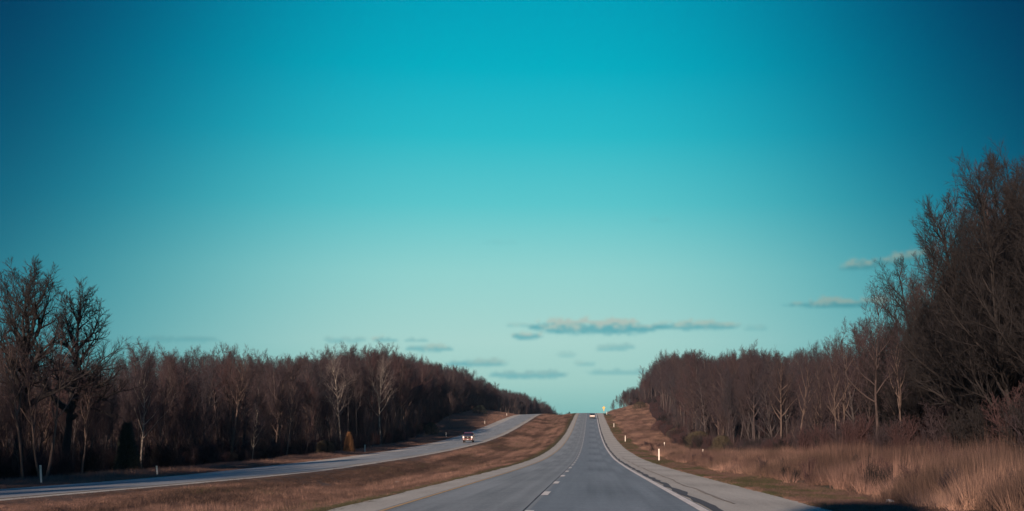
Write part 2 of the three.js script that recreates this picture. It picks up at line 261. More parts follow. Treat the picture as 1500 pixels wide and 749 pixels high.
/* o: height, trunkR, lean, wiggle, start (share of the trunk that is bare), limbs, limbLen, rise (how steeply limbs climb), kids [per limb, per branch, twigs], spread, stems, twigR */
function makeTree(seed, o) {
  const R = rng(seed), wood = pushGeo(), crown = pushGeo(), rnd = (a, b) => a + (b - a) * R();
  const twigR = o.twigR ?? 0.011;
  function path(p, d, len, n, wig, up) {
    const pts = [p.clone()], dirs = [d.clone()], q = p.clone(), t = d.clone();
    for (let i = 0; i < n; i++) { t.add(V(rnd(-wig, wig), rnd(-wig, wig) + up, rnd(-wig, wig))).normalize(); q.addScaledVector(t, len / n); pts.push(q.clone()); dirs.push(t.clone()); }
    return { pts, dirs };
  }
  const at = (k, f) => { const s = f * (k.pts.length - 1), i = Math.min(k.pts.length - 2, Math.floor(s)); return { p: k.pts[i].clone().lerp(k.pts[i + 1], s - i), d: k.dirs[i + 1].clone() }; };
  function side(d, angle, roll) {                           // a direction that leaves d at an angle
    const ref = Math.abs(d.y) > 0.95 ? V(1, 0, 0) : V(0, 1, 0), a = V().crossVectors(d, ref).normalize(), c = V().crossVectors(d, a);
    return d.clone().multiplyScalar(Math.cos(angle)).addScaledVector(a, Math.sin(angle) * Math.cos(roll)).addScaledVector(c, Math.sin(angle) * Math.sin(roll)).normalize();
  }
  function branch(level, p, d, len, r) {
    const n = level === 1 ? 6 : level === 2 ? 4 : 2, wig = (o.wiggle ?? 0.14) * (level === 1 ? 1 : 1.25), k = path(p, d, len, n, wig, o.up ?? 0.05);
    const rad = k.pts.map((_, i) => Math.max(twigR * 0.55, r * (1 - 0.86 * i / n)));
    tube(level === 1 ? wood : crown, k.pts, rad, level === 1 ? 5 : level === 2 ? 4 : 3);
    if (level === 3) {
      const m = o.kids[2];
      for (let i = 0; i < m; i++) { const s = at(k, rnd(0.15, 1)); spike(crown, s.p, side(s.d, rnd(0.2, 0.75), rnd(0, 6.3)).add(V(0, 0.22, 0)).normalize(), len * rnd(0.45, 1.05), twigR * rnd(0.6, 1)); }
      spike(crown, k.pts[n], k.dirs[n], len * 0.5, twigR); return;
    }
    const m = o.kids[level - 1], roll = R() * 6.3;
    for (let i = 0; i < m; i++) {
      const f = lerp(level === 1 ? 0.22 : 0.15, 1, (i + R() * 0.8) / m), s = at(k, Math.min(f, 0.99));
      branch(level + 1, s.p, side(s.d, rnd(0.45, 0.95) * (o.spread ?? 1), roll + i * 2.4 + rnd(-0.4, 0.4)), len * rnd(0.32, 0.55) * lerp(1.15, 0.7, f), Math.max(twigR, r * (1 - 0.75 * f) * 0.6));
    }
    if (level === 1) branch(2, k.pts[n], k.dirs[n], len * 0.42, r * 0.2);
  }
  const stems = o.stems ?? 1;
  for (let s = 0; s < stems; s++) {
    const h = o.height * (s ? rnd(0.72, 0.98) : 1), tr = o.trunkR * (s ? rnd(0.6, 0.9) : 1), w = s / stems * 6.3 + R();
    const lean = stems > 1 ? rnd(0.08, 0.3) : o.lean ?? 0.05;
    const k = path(V(Math.cos(w) * tr * 1.4 * (stems > 1), -0.25, Math.sin(w) * tr * 1.4 * (stems > 1)), V(Math.cos(w) * lean, 1, Math.sin(w) * lean).normalize(), h * (o.trunkTo ?? 0.97), 12, o.sway ?? 0.05, 0.05);
    const rad = k.pts.map((_, i) => tr * (i === 0 ? 1.35 : 1) * Math.max(0.07, 1 - 0.93 * Math.pow(i / 12, o.taper ?? 0.9)));
    tube(wood, k.pts, rad, 8);
    const m = Math.round(o.limbs / Math.sqrt(stems)), roll = R() * 6.3;
    for (let i = 0; i < m; i++) {
      const f = lerp(o.start, 0.98, Math.pow((i + R() * 0.7) / m, o.bias ?? 1)), p = at(k, f), rise = lerp(o.rise ?? 0.9, 0.45, f * 0.7);
      branch(1, p.p, side(p.d, rise * rnd(0.8, 1.2), roll + i * 2.4 + rnd(-0.5, 0.5)), o.limbLen * rnd(0.7, 1.15) * lerp(1.15, 0.45, Math.max(0, (f - o.start) / (1 - o.start)) ** (o.shape ?? 1)), (tr * (1 - 0.85 * f) * rnd(0.45, 0.75) + 0.015) * (o.limbR ?? 1));
    }
    if (o.trunkTo) for (let i = 0; i < 3; i++) branch(1, k.pts[12], side(k.dirs[12], rnd(0.1, 0.5), i * 2.1), h * (1 - o.trunkTo) * 1.0, tr * 0.14 + 0.01);
  }
  let tall = 0; for (let i = 1; i < crown.p.length; i += 3) tall = Math.max(tall, crown.p[i]);
  return { wood: toGeo(wood), crown: toGeo(crown), height: tall * 0.985, stems, start: o.start };
}
function treeThing(proto, barkMat, twigMat, name) {
  const g = new THREE.Group(); g.name = name;
  mesh('trunk', proto.wood, barkMat, g); mesh('crown', proto.crown, twigMat, g, 'stuff');
  return g;
}
function place(proto, bark, twig, name, X, d, h, turn, label, category, grp) {
  const g = treeThing(proto, bark, twig, numbered(name)), s = h / proto.height;
  g.position.set(X, groundY(X, d), -d); g.rotation.y = turn; g.scale.setScalar(s); scene.add(g);
  return tag(g, label, category, grp);
}
const forest = []; for (let i = 0; i < 2; i++) forest.push(makeTree(150 + i, { height: 16, trunkR: 0.17, sway: 0.06, start: 0.3, limbs: 18, limbLen: 4.6, rise: 0.55, kids: [8, 7, 7], wiggle: 0.15, spread: 0.85, up: 0.1, twigR: 0.0085, shape: 0.6, stems: 2 }));
for (let i = 0; i < 7; i++) forest.push(makeTree(100 + i, { height: 16, trunkR: 0.19 + 0.025 * (i % 3), lean: 0.03 + 0.02 * (i % 3), sway: 0.05, start: [0.42, 0.28, 0.5, 0.2, 0.36, 0.24, 0.46][i], limbs: 17, limbLen: 4.3, rise: 0.85, kids: [8, 7, 7], wiggle: 0.19, spread: 0.95, up: 0.08, twigR: 0.0085, shape: 0.8 }));
const sapling = []; for (let i = 0; i < 4; i++) sapling.push(makeTree(200 + i, { height: 8, trunkR: 0.07, lean: 0.06, sway: 0.06, start: 0.25, limbs: 15, limbLen: 1.9, rise: 0.6, kids: [6, 5, 4], spread: 0.85, up: 0.12, stems: i % 2 ? 2 : 1, twigR: 0.008 }));
const sycamore = []; for (let i = 0; i < 2; i++) sycamore.push(makeTree(300 + i, { height: 17, trunkR: 0.2, lean: 0.04, sway: 0.07, start: 0.4, limbs: 12, limbLen: 5.2, rise: 0.95, kids: [7, 5, 3], wiggle: 0.2, up: 0.08, trunkTo: 0.85, twigR: 0.012 }));
const oaks = [411, 419].map((seed) => makeTree(seed, { height: 15, trunkR: 0.34, lean: 0.02, sway: 0.05, start: 0.38, limbs: 15, limbLen: 5.6, rise: 1.0, limbR: 1.7, kids: [9, 8, 7], wiggle: 0.27, spread: 1.05, up: 0.13, trunkTo: 0.84, twigR: 0.011, taper: 1.1, shape: 0.6 }));
const dense = []; for (let i = 0; i < 3; i++) dense.push(makeTree(500 + i, { height: 13.5, trunkR: 0.18, lean: 0.06, sway: 0.06, start: 0.14, limbs: 26, limbLen: 3.7, rise: 0.8, kids: [10, 8, 7], wiggle: 0.17, spread: 0.9, up: 0.1, twigR: 0.006, stems: 2 }));
const slender = []; for (let i = 0; i < 3; i++) slender.push(makeTree(600 + i, { height: 10, trunkR: 0.12, lean: 0.1, sway: 0.07, start: 0.42, limbs: 11, limbLen: 3.0, rise: 0.62, kids: [6, 5, 4], wiggle: 0.16, up: 0.1, twigR: 0.009, stems: i === 1 ? 2 : 1 }));
const brush = []; for (let i = 0; i < 3; i++) brush.push(makeTree(700 + i, { height: 2.6, trunkR: 0.022, lean: 0.2, sway: 0.1, start: 0.12, limbs: 26, limbLen: 0.95, rise: 0.6, kids: [5, 3, 3], wiggle: 0.2, up: 0.1, twigR: 0.006, stems: 7 }));

// heights follow the tree line of the photograph: a photo column gives the height a tree there must reach, within what trees grow to
const skylineLeft = linear([[-400, 470], [0, 500], [150, 512], [200, 504], [300, 500], [340, 514], [400, 516], [470, 518], [500, 508], [570, 506], [600, 520], [640, 528], [680, 538], [710, 552], [730, 566], [770, 573], [800, 586], [816, 602]]);
const skylineRight = linear([[884, 598], [905, 576], [935, 560], [950, 530], [985, 507], [1010, 512], [1040, 521], [1060, 512], [1100, 503], [1140, 512], [1180, 496], [1215, 486], [1240, 466], [1310, 470], [1330, 410], [1350, 345], [1400, 290], [1440, 250], [1480, 200], [1500, 185], [2600, 100]]);
function heightFor(X, d, line, lo, hi) { if (d > 610) lo = 2.2; const x = CX + F * X / d, top = 1.5 + (CY - line(x)) * d / F; return clamp(top - groundY(X, d), lo, hi); }
const edgeLeft0 = linear([[-200, -33.5], [62, -34], [86, -37.2], [120, -37.5], [200, -37], [300, -38], [360, -42], [450, -47], [560, -46], [620, -40], [700, -36], [900, -34]]), edgeLeft = (d) => edgeLeft0(d) + bend(d);
const edgeRight = linear([[-100, 17], [40, 16], [70, 16.5], [110, 18], [160, 17], [220, 16.5], [300, 18], [400, 22], [470, 23], [540, 26], [610, 18], [640, 11.5], [690, 9.5], [760, 14], [900, 26]]);

// ---------------------------------------------------------------- evergreens and scrub
function makeCedar(seed, h, w, n, round = false, ragged = 0.25) {
  const R = rng(seed), b = pushGeo(), t = pushGeo();
  tube(t, [V(0, -0.2, 0), V(0, h * 0.5, 0), V(0, h * 0.95, 0)], [w * 0.05, w * 0.035, w * 0.008], 6);
  for (let i = 0; i < n; i++) {
    const y = Math.pow(R(), round ? 0.95 : 1.25), a = R() * 6.283, lump = 0.6 + (round ? 2.2 : 1) * ragged * 2 * (fbm(Math.cos(a) * 1.9 + 20, y * 4 + Math.sin(a) * 1.9 + seed, 3) - 0.3), rr = (w / 2) * (round ? Math.sqrt(Math.max(0, 1 - (1.35 * y - 0.35) ** 2)) : Math.pow(1 - y, 0.75) * Math.min(1, (y + 0.06) * 7)) * lump * Math.sqrt(0.25 + 0.75 * R());
    const p = V(Math.cos(a) * rr, 0.05 + y * h * 0.96, Math.sin(a) * rr), d = V(Math.cos(a + (R() - 0.5)) * 0.8, 0.35 + R() * 0.7, Math.sin(a + (R() - 0.5)) * 0.8).normalize();
    spike(b, p, d, h * (0.05 + 0.05 * R()) + 0.06, 0.012 + 0.006 * h);
  }
  return { wood: toGeo(t), crown: toGeo(b), height: h };
}
const cedarDark = std(0.03, 0.04, 0.028), cedarRust = std(0.2, 0.1, 0.045), cedarOlive = std(0.05, 0.042, 0.028);

function cedar(X, d, h, w, mat, label, seed, n = 3500, name = 'cedar_tree', category = 'evergreen') {
  const c = makeCedar(seed, h, w, n, category !== 'evergreen'), g = group(name, X, groundY(X, d), -d);
  mesh('trunk', c.wood, BARK.dark, g); mesh('foliage', c.crown, mat, g, 'stuff'); return tag(g, label, category);
}

// ---------------------------------------------------------------- woods
const LW = 'trees of the wood beyond the opposite carriageway', RW = 'trees of the wood above the tall grass bank';
const LSap = 'thin bare sapling at the foot of the wood beyond the opposite carriageway', RSap = 'thin bare sapling at the foot of the wood above the tall grass';
const tone = { grey: 'grey', brown: 'brown', tan: 'tan', red: 'reddish' };
const looks = (pr, k, h, where) => `${h > 12.5 ? 'tall' : 'short'} ${pr.stems > 1 ? 'twin stemmed ' : ''}bare tree with ${pr.stems > 1 ? '' : pr.start > 0.39 ? 'high set ' : 'low set '}${tone[k[1]]} twigs in the wood ${where}`;
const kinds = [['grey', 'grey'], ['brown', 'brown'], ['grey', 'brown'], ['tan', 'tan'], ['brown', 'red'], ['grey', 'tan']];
{
  const R = rng(9), pick = (a) => a[Math.floor(R() * a.length)];
  // front ranks of the wood across the road: each its own tree
  for (let d = 66; d < 640;) {
    const rank = R(), X = edgeLeft(d) - 2 - rank * rank * 13, k = pick(kinds), x = CX + F * X / d;
    const h = heightFor(X, d, skylineLeft, 9, 21) * (0.68 + 0.38 * Math.sqrt(R()));
    const pr = pick(forest); if (x > -90) place(pr, BARK[k[0]], TWIG[k[1]], 'bare_tree', X, d, h, R() * 6.3, looks(pr, k, h, 'across the road'), 'tree', LW);
    d += d < 330 ? 2.1 + R() * 1.6 : 4 + R() * 4;
  }
  for (let d = 70; d < 420; d += 5 + R() * 7) { const X = edgeLeft(d) + 0.5 - R() * 3, k = pick(kinds); if (CX + F * X / d > -40) place(pick(sapling), BARK[k[0]], TWIG[k[1]], 'bare_sapling', X, d, 4 + R() * 5, R() * 6.3, LSap, 'sapling', 'saplings before the wood across the road'); }
  for (let d = 50; d < 700;) {
    const X = edgeRight(d) + 1 + R() * R() * 14, k = pick(kinds), x = CX + F * X / d;
    const h = heightFor(X, d, skylineRight, 7.5, 20) * (0.68 + 0.36 * Math.sqrt(R()));
    const pr = pick(forest); if (x < 1620 && d > 80) place(pr, BARK[k[0]], TWIG[k[1]], 'bare_tree', X, d, h, R() * 6.3, looks(pr, k, h, 'above the grass bank'), 'tree', RW);
    d += d < 300 ? 2.0 + R() * 2 : 4.5 + R() * 5;
  }
  for (let d = 62; d < 420; d += 8 + R() * 9) { const X = edgeRight(d) - 0.5 + R() * 3, k = pick(kinds); if (CX + F * X / d < 1540) place(pick(sapling), BARK[k[0]], TWIG[k[1]], 'bare_sapling', X, d, 3.5 + R() * 4, R() * 6.3, RSap, 'sapling', 'saplings before the wood above the grass'); }
}
function mass(name, label, protos, mats, spots) {           // what stands behind the front ranks and reads as one dark mass
  const g = new THREE.Group(); g.name = numbered(name); scene.add(g); tag(g, label, null, null, 'stuff');
  const M = new THREE.Matrix4(), Q = new THREE.Quaternion(), P = V(), S = V(), up = V(0, 1, 0);
  protos.forEach((pr, i) => {
    const mine = spots.filter((_, k) => k % protos.length === i); if (!mine.length) return;
    for (const [part, geo, mat] of [['trunks', pr.wood, mats[i % mats.length][0]], ['crowns', pr.crown, mats[i % mats.length][1]]]) {
      const im = lit(new THREE.InstancedMesh(geo, mat, mine.length)); im.name = part; im.userData.kind = 'stuff';
      mine.forEach(([X, d, h, a], k) => im.setMatrixAt(k, M.compose(P.set(X, groundY(X, d) - 0.1, -d), Q.setFromAxisAngle(up, a), S.setScalar(h / pr.height)))); g.add(im);
    }
  });
}
{
  const R = rng(21), L = [], Rt = [], bL = [], bR = [];
  for (let i = 0; i < 260; i++) { const d = -130 + R() * 200; L.push([edgeLeft(d) - 1 - R() * 34, d, 14 + R() * 5, R() * 6.3]); }
  for (let i = 0; i < 1150; i++) { const d = 50 + Math.pow(R(), 0.85) * 1000, X = edgeLeft(d) - 3 - Math.pow(R(), 1.5) * 64, h = heightFor(X, d, skylineLeft, 8, 20) * (0.72 + 0.26 * R()); L.push([X, d, h, R() * 6.3]); }
  for (let i = 0; i < 480; i++) { const d = 45 + Math.pow(R(), 0.85) * 850, X = edgeRight(d) + 6 + Math.pow(R(), 1.3) * 50, h = heightFor(X, d, skylineRight, 7, 19) * (0.72 + 0.26 * R()); Rt.push([X, d, h, R() * 6.3]); }
  for (let i = 0; i < 1500; i++) { const d = 55 + Math.pow(R(), 1.1) * 560, X = edgeLeft(d) + 0.6 - Math.pow(R(), 1.4) * 16; bL.push([X, d, 1.2 + R() * 2.2, R() * 6.3]); }
  for (let i = 0; i < 2000; i++) { const d = 42 + Math.pow(R(), 1.1) * 560, X = edgeRight(d) - 2.6 + Math.pow(R(), 1.4) * 17; bR.push([X, d, 1.0 + R() * 2.1, R() * 6.3]); }
  for (let i = 0; i < 240; i++) { const d = 26 + Math.pow(R(), 1.3) * 200; bR.push([8.2 + R() * (edgeRight(d) - 9), d, 0.45 + R() * 0.7, R() * 6.3]); }
  const m = kinds.map(([a, b]) => [BARK[a], TWIG[b]]);
  mass('wood', 'deep mass of bare trees behind the wood edge across the road', forest, m, L);
  mass('wood', 'deep mass of bare trees behind the wood edge above the grass bank', forest, m, Rt);
  const sl = [], sr = [];
  for (let i = 0; i < 900; i++) { const d = 55 + Math.pow(R(), 1.1) * 600; sl.push([edgeLeft(d) - 2 - R() * 26, d, 4 + R() * 6, R() * 6.3]); sr.push([edgeRight(d) + 2.5 + R() * 26, d, 3.5 + R() * 5, R() * 6.3]); }
  mass('understorey', 'crowded thin saplings filling the wood across the road', sapling, m, sl);
  mass('understorey', 'crowded thin saplings filling the wood above the grass bank', sapling, m, sr);
  const bm = [[TWIG.brown, TWIG.brown], [TWIG.red, TWIG.red], [TWIG.dark, TWIG.dark]];
  mass('undergrowth', 'tangled bare undergrowth along the foot of the wood across the road', brush, bm, bL);
  mass('undergrowth', 'tangled reddish undergrowth along the foot of the wood above the grass', brush, bm, bR);
}
// trees one can pick out
const at = (x, X) => F * X / (x - CX);                       // how far along the road a thing lies that is seen at photo column x and stands X metres aside
place(oaks[0], BARK.dark, TWIG.dark, 'oak_tree', -38.2, at(92, -38.2), 15.0, 0.6, 'broad bare oak with crooked dark limbs towering over the wood edge', 'tree').scale.multiply(V(1.15, 1, 1.15));
place(oaks[1], BARK.dark, TWIG.dark, 'oak_tree', -39.5, at(22, -39.5), 15.9, 1.2, 'broad dark bare oak standing beside the crooked oak at the wood edge', 'tree').scale.multiply(V(1.15, 1, 1.15));
place(slender[1], BARK.tan, TWIG.tan, 'slender_tree', -35.6, at(62, -35.6), 10.5, 2.0, 'forked slender tree with stems lightened as if sunlit before the crooked oak', 'tree');
place(slender[0], BARK.tan, TWIG.tan, 'slender_tree', -35.8, at(34, -35.8), 10, 4.2, 'single slender tree, bark lightened as if sunlit, beside the forked slender tree', 'tree');
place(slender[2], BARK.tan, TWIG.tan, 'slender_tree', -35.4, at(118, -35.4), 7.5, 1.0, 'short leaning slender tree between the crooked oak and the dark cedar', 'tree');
place(sycamore[0], BARK.pale, TWIG.pale, 'sycamore_tree', -36.6, at(500, -36.6), 15.2, 0.4, 'white barked sycamore with spreading limbs rising from the wood edge', 'tree');
place(sycamore[1], BARK.pale, TWIG.pale, 'sycamore_tree', -36.9, at(557, -36.9), 16.4, 2.7, 'tall white barked sycamore above the leafless wood, beside a similar shorter one', 'tree');
place(sycamore[1], BARK.pale, TWIG.grey, 'sycamore_tree', -36.8, at(207, -36.8), 9.6, 4.9, 'small pale sycamore with forked limbs near the dark cedar', 'tree');
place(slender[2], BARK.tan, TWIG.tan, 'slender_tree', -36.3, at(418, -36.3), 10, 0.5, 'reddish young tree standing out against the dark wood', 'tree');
place(sapling[0], BARK.pale, TWIG.grey, 'slender_tree', -35.6, at(368, -35.6), 6.8, 0.5, 'thin pale straight young tree at the dark wood edge', 'tree');
place(slender[1], BARK.grey, TWIG.tan, 'slender_tree', -35.5, at(543, -35.5), 6.5, 1.5, 'pale many stemmed young tree just behind the rust coloured cedar', 'tree');
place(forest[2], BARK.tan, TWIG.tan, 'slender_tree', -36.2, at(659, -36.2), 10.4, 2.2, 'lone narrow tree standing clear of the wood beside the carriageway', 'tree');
place(sycamore[0], BARK.grey, TWIG.grey, 'bare_tree', -47, at(697, -47), 17, 1.2, 'round crowned bare tree breaking the skyline where the wood steps down', 'tree');
// above the grass bank
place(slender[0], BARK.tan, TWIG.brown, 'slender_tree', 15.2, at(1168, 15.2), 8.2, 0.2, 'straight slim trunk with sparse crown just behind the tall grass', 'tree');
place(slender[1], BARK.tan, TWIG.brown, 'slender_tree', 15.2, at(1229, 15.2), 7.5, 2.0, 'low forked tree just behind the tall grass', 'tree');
place(sycamore[0], BARK.brown, TWIG.brown, 'bare_tree', 15.4, at(1283, 15.4), 9.6, 1.9, 'bare tree with long fan of branches above the tall grass bank', 'tree');
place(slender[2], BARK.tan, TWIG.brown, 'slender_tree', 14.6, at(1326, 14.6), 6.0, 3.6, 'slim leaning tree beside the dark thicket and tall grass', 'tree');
const snag = place(slender[0], BARK.grey, TWIG.grey, 'leaning_tree', 20, at(1140, 20), 12.6, 0.6, 'lone thin leaning bare tree poking above the wood', 'tree'); snag.rotation.z = 0.09; snag.scale.set(snag.scale.x * 0.45, snag.scale.y, snag.scale.z * 0.45);
[[1352, 18, 10.8, 0], [1392, 17.5, 11.6, 1], [1432, 16.8, 11.3, 2], [1470, 16.5, 11.6, 0], [1505, 16, 12.5, 1], [1560, 16, 12.6, 2], [1530, 19, 12.4, 0], [1490, 17.5, 12.7, 2], [1318, 19, 9.0, 1], [1300, 21, 9.6, 2], [1340, 20, 11, 0], [1410, 17, 10.8, 0], [1370, 17.2, 9.6, 1], [1455, 16.4, 11, 0], [1600, 17, 11.6, 0], [1418, 22, 13.6, 2], [1485, 21, 15, 1], [1375, 23, 13.4, 0], [1338, 17, 8.2, 2], [1452, 19, 12.6, 1]].forEach(([x, X, h, i], k) => place(dense[i], BARK.dark, TWIG.dark, 'thicket_tree', X, at(x, X), h, k * 1.7, 'tall twiggy tree darkened as if shaded in the tangled thicket beside the tall grass', 'tree', 'dark thicket trees by the tall grass'));

cedar(-36, at(186, -36), 4.3, 3.2, cedarDark, 'dark evergreen cedar at the foot of the wood', 3);
cedar(-33.4, at(511, -33.4), 3.0, 2.5, cedarRust, 'small rust coloured conical cedar beside the white marker post', 5);
cedar(-34.6, at(476, -34.6), 2.2, 2.9, cedarOlive, 'low dark round shrub next to the rust coloured cedar', 6, 2600, 'shrub', 'shrub');
cedar(-36.5, at(632, -36.5), 3.2, 3.6, cedarDark, 'dark shrub at the wood edge beside the lone narrow tree', 7, 2600, 'shrub', 'shrub');
cedar(-40.5, at(703, -40.5), 3.4, 6, cedarDark, 'broad dark bush on the grass bank across the road', 8, 3000, 'shrub', 'shrub');
cedar(14.6, at(1058, 14.6), 2.7, 3.2, cedarOlive, 'larger of two dark evergreen bushes at the foot of the wood above the grass', 11, 4200, 'evergreen_bush', 'bush');
cedar(15.2, at(1024, 15.2), 2.9, 4.2, cedarOlive, 'wide dark olive bush at the wood edge above the tall grass', 12, 4200, 'evergreen_bush', 'bush');
cedar(15.8, at(990, 15.8), 2.2, 3.4, cedarOlive, 'low dark bush further up the grass bank below the wood', 13, 3000, 'evergreen_bush', 'bush');
cedar(18.5, at(938, 18.5), 3.0, 5.5, cedarOlive, 'dark bush growing on the brow of the grass bank', 14, 3000, 'evergreen_bush', 'bush');
cedar(16, at(968, 16.2), 2.6, 4.0, TWIG.red, 'brown leafless thicket bush where the grass bank dips', 15, 3000, 'evergreen_bush', 'bush');
cedar(-8.8, at(834, -8.8), 1.1, 0.9, cedarDark, 'tiny dark bush in the median at the crest', 16, 800, 'shrub', 'shrub');
// an evergreen in the median behind the driver: its shadow tip falls on the right shoulder
cedar(-8.7, -33, 17.4, 10.5, cedarDark, 'tall dense evergreen standing in the median behind the driver', 19, 26000, 'evergreen_tree', 'evergreen');

// ---------------------------------------------------------------- grass
function makeTuft(seed, n, radius, h, r, droop) {
  const R = rng(seed), b = pushGeo();
  for (let i = 0; i < n; i++) {
    const a = R() * 6.283, q = Math.sqrt(R()) * radius, t = droop * (0.3 + R()) , d = V(Math.cos(a + R() - 0.5) * t, 1, Math.sin(a + R() - 0.5) * t).normalize();
    spike(b, V(Math.cos(a) * q, -0.03, Math.sin(a) * q), d, h * (0.55 + 0.5 * R()), r * (0.7 + 0.6 * R()));
  }
  return toGeo(b);
}
function grassField(name, label, tufts, spots, mat) {        // spots: [X, d, scale, height scale, colour]
  const g = new THREE.Group(); g.name = numbered(name); scene.add(g); tag(g, label, null, null, 'stuff');
  const M = new THREE.Matrix4(), Q = new THREE.Quaternion(), P = V(), S = V(), E = new THREE.Euler();
  const R = rng(spots.length);
  tufts.forEach((t, i) => {
    const mine = spots.filter((_, k) => k % tufts.length === i), im = lit(new THREE.InstancedMesh(t, mat, mine.length)); im.name = 'tufts'; im.userData.kind = 'stuff';
    mine.forEach(([X, d, s, hs, c], k) => { im.setMatrixAt(k, M.compose(P.set(X, groundY(X, d), -d), Q.setFromEuler(E.set((R() - 0.5) * 0.22, R() * 6.3, (R() - 0.5) * 0.22)), S.set(s, s * hs, s))); im.setColorAt(k, c); });
    g.add(im);
  });
}
const blade = new THREE.MeshStandardMaterial({ color: 0xffffff, roughness: 0.85 });
const straw = (R, n) => { const k = 0.34 + 0.58 * R(), t = clamp(n + (R() - 0.5) * 0.5); return rgb(lerp(0.32, 0.46, t) * k, lerp(0.19, 0.285, t) * k, lerp(0.152, 0.21, t) * k); };
const greenish = (R) => { const k = 0.7 + 0.6 * R(); return rgb(0.085 * k, 0.085 * k, 0.035 * k); };
const tallTufts = [1, 2, 3, 4].map((s) => makeTuft(800 + s, 46, 0.2, 1.1, 0.0055, [0.14, 0.24, 0.38, 0.6][s - 1]));
const shortTufts = [1, 2, 3, 4].map((s) => makeTuft(820 + s, 44, 0.26, 0.3, 0.006, 0.45));
{
  const R = rng(31), tall = [], mow = [], med = [], verge = [];
  // tall broom grass on the bank
  for (let i = 0; i < 46000; i++) {
    const d = 22 + Math.pow(R(), 1.9) * 600, e = edgeRight(d) + 3.5, X = 7.0 + R() * (e - 7.0), n = fbm(X * 0.22, d * 0.09, 3), edge = smooth(0, 2.2, X - 7.0 - (fbm(d * 0.2, 7, 2) - 0.3) * 1.2);
    if (edge < R() * 0.9 || n * 1.5 - 0.2 < R() * 0.8) continue;
    const s = (0.62 + 0.5 * R()) * (1 + d / 420);
    tall.push([X, d, s, (0.5 + 0.55 * edge) * (0.35 + 1.15 * fbm(X * 0.5 + 11, d * 0.3, 2)) * (0.8 + 0.4 * R()) / (1 + d / 420) * lerp(1, 0.7, smooth(120, 220, d)), straw(R, smooth(0.3, 0.7, n)).multiplyScalar(0.55 + 0.95 * smooth(0.3, 0.7, fbm(X * 0.5 + 3, d * 0.25, 3)))]);
  }
  for (let i = 0; i < 26000; i++) { const d = 20 + Math.pow(R(), 1.8) * 500, X = MR + 0.12 + R() * 2.6, n = fbm(X * 0.5, d * 0.2, 3); mow.push([X, d, (0.45 + 0.3 * R()) * (1 + d / 300), 0.5 / (1 + d / 300), R() < smooth(0.35, 0.6, n) * 0.75 + 0.1 ? greenish(R) : straw(R, n - 0.2)]); }
  for (let i = 0; i < 90000; i++) {
    const d = 22 + Math.pow(R(), 1.7) * 590, X = LN + 0.1 + R() * (ML - LN - 0.2), n = fbm(X * 0.3, d * 0.12, 3), w = Math.min(ML - X, X - LN);
    if (n * 1.4 - 0.08 < R() * 0.8) continue;
    const green = smooth(1.3, 0.2, ML - X) * 0.85 + 0.12 * smooth(0.55, 0.7, n);
    med.push([X, d, (0.7 + 0.5 * R()) * (1 + d / 350), (0.5 + 0.7 * n) / (1 + d / 350) * lerp(0.1, 1, smooth(0.3, 2.6, w)) * (R() < 0.05 ? 1.9 : 1), R() < green ? greenish(R) : straw(R, n * 0.9 - 0.1).multiplyScalar(0.34 + 1.0 * smooth(0.32, 0.68, 0.5 * fbm(X * 1.3, d * 0.03, 3) + 0.5 * fbm(X * 0.2 + 7, d * 0.06, 3)))]);
  }
  for (let i = 0; i < 26000; i++) { const d = 40 + Math.pow(R(), 1.4) * 560, X = LF - 0.1 - R() * (LF - edgeLeft(d) + 1.5), n = fbm(X * 0.3, d * 0.12, 3); verge.push([X, d, (0.8 + 0.6 * R()) * (1 + d / 400), (0.6 + n) / (1 + d / 400) * (0.5 + 1.3 * smooth(0.6, 3, LF - X)), straw(R, n)]); }
  grassField('tall_grass', 'tall dry reddish straw grass covering the bank beside the shoulder', tallTufts, tall, blade);
  grassField('verge_grass', 'low green and brown mown strip along the wide shoulder', shortTufts, mow, blade);
  grassField('median_grass', 'short brown winter grass filling the median between carriageways', shortTufts, med, blade);
  grassField('verge_grass', 'dry grass strip between the opposite carriageway and the wood', shortTufts, verge, blade);
}

// ---------------------------------------------------------------- marker posts, sign, litter
const postWhite = std(0.8, 0.77, 0.72, 0.6), reflector = std(0.75, 0.72, 0.6, 0.25), galvanised = std(0.35, 0.34, 0.33, 0.5, { metalness: 0.6 });
const postGeo = new RoundedBoxGeometry(0.12, 1.25, 0.035, 2, 0.012), reflGeo = new RoundedBoxGeometry(0.085, 0.13, 0.012, 2, 0.004);
function post(X, d, h, label, grp, tilt = 0) {
  const g = group('marker_post', X, groundY(X, d), -d, 0); const p = mesh('post', postGeo, postWhite, g); p.position.y = 0.5; mesh('reflector', reflGeo, reflector, g).position.set(0, 0.98, 0.024);
  g.scale.y = h / 1.12; g.rotation.z = tilt; return tag(g, label, 'marker post', grp);
}
for (const [d, t] of [[132, 0.01], [258, 0], [380, -0.01], [540, 0]]) post(6.5, d, 1.12, 'white marker post at the edge of the wide shoulder below the grass bank', 'posts along the wide shoulder', t);
for (const [d, t] of [[82, 0.05], [200, 0], [313, 0.02], [428, 0], [541, 0]]) post(-32, d, 1.15, 'white marker post beyond the opposite carriageway before the wood', 'posts beyond the opposite carriageway', t);
post(-32, 104, 0.75, 'short leaning marker post between taller ones before the wood', null, 0.08);
post(13.4, at(1030, 13.4), 1.0, 'lone short white stake in the grass by the dark bushes', null, 0.03);
post(11.5, at(973, 11.5), 0.9, 'lone small white stake halfway up the grass bank', null, -0.04);
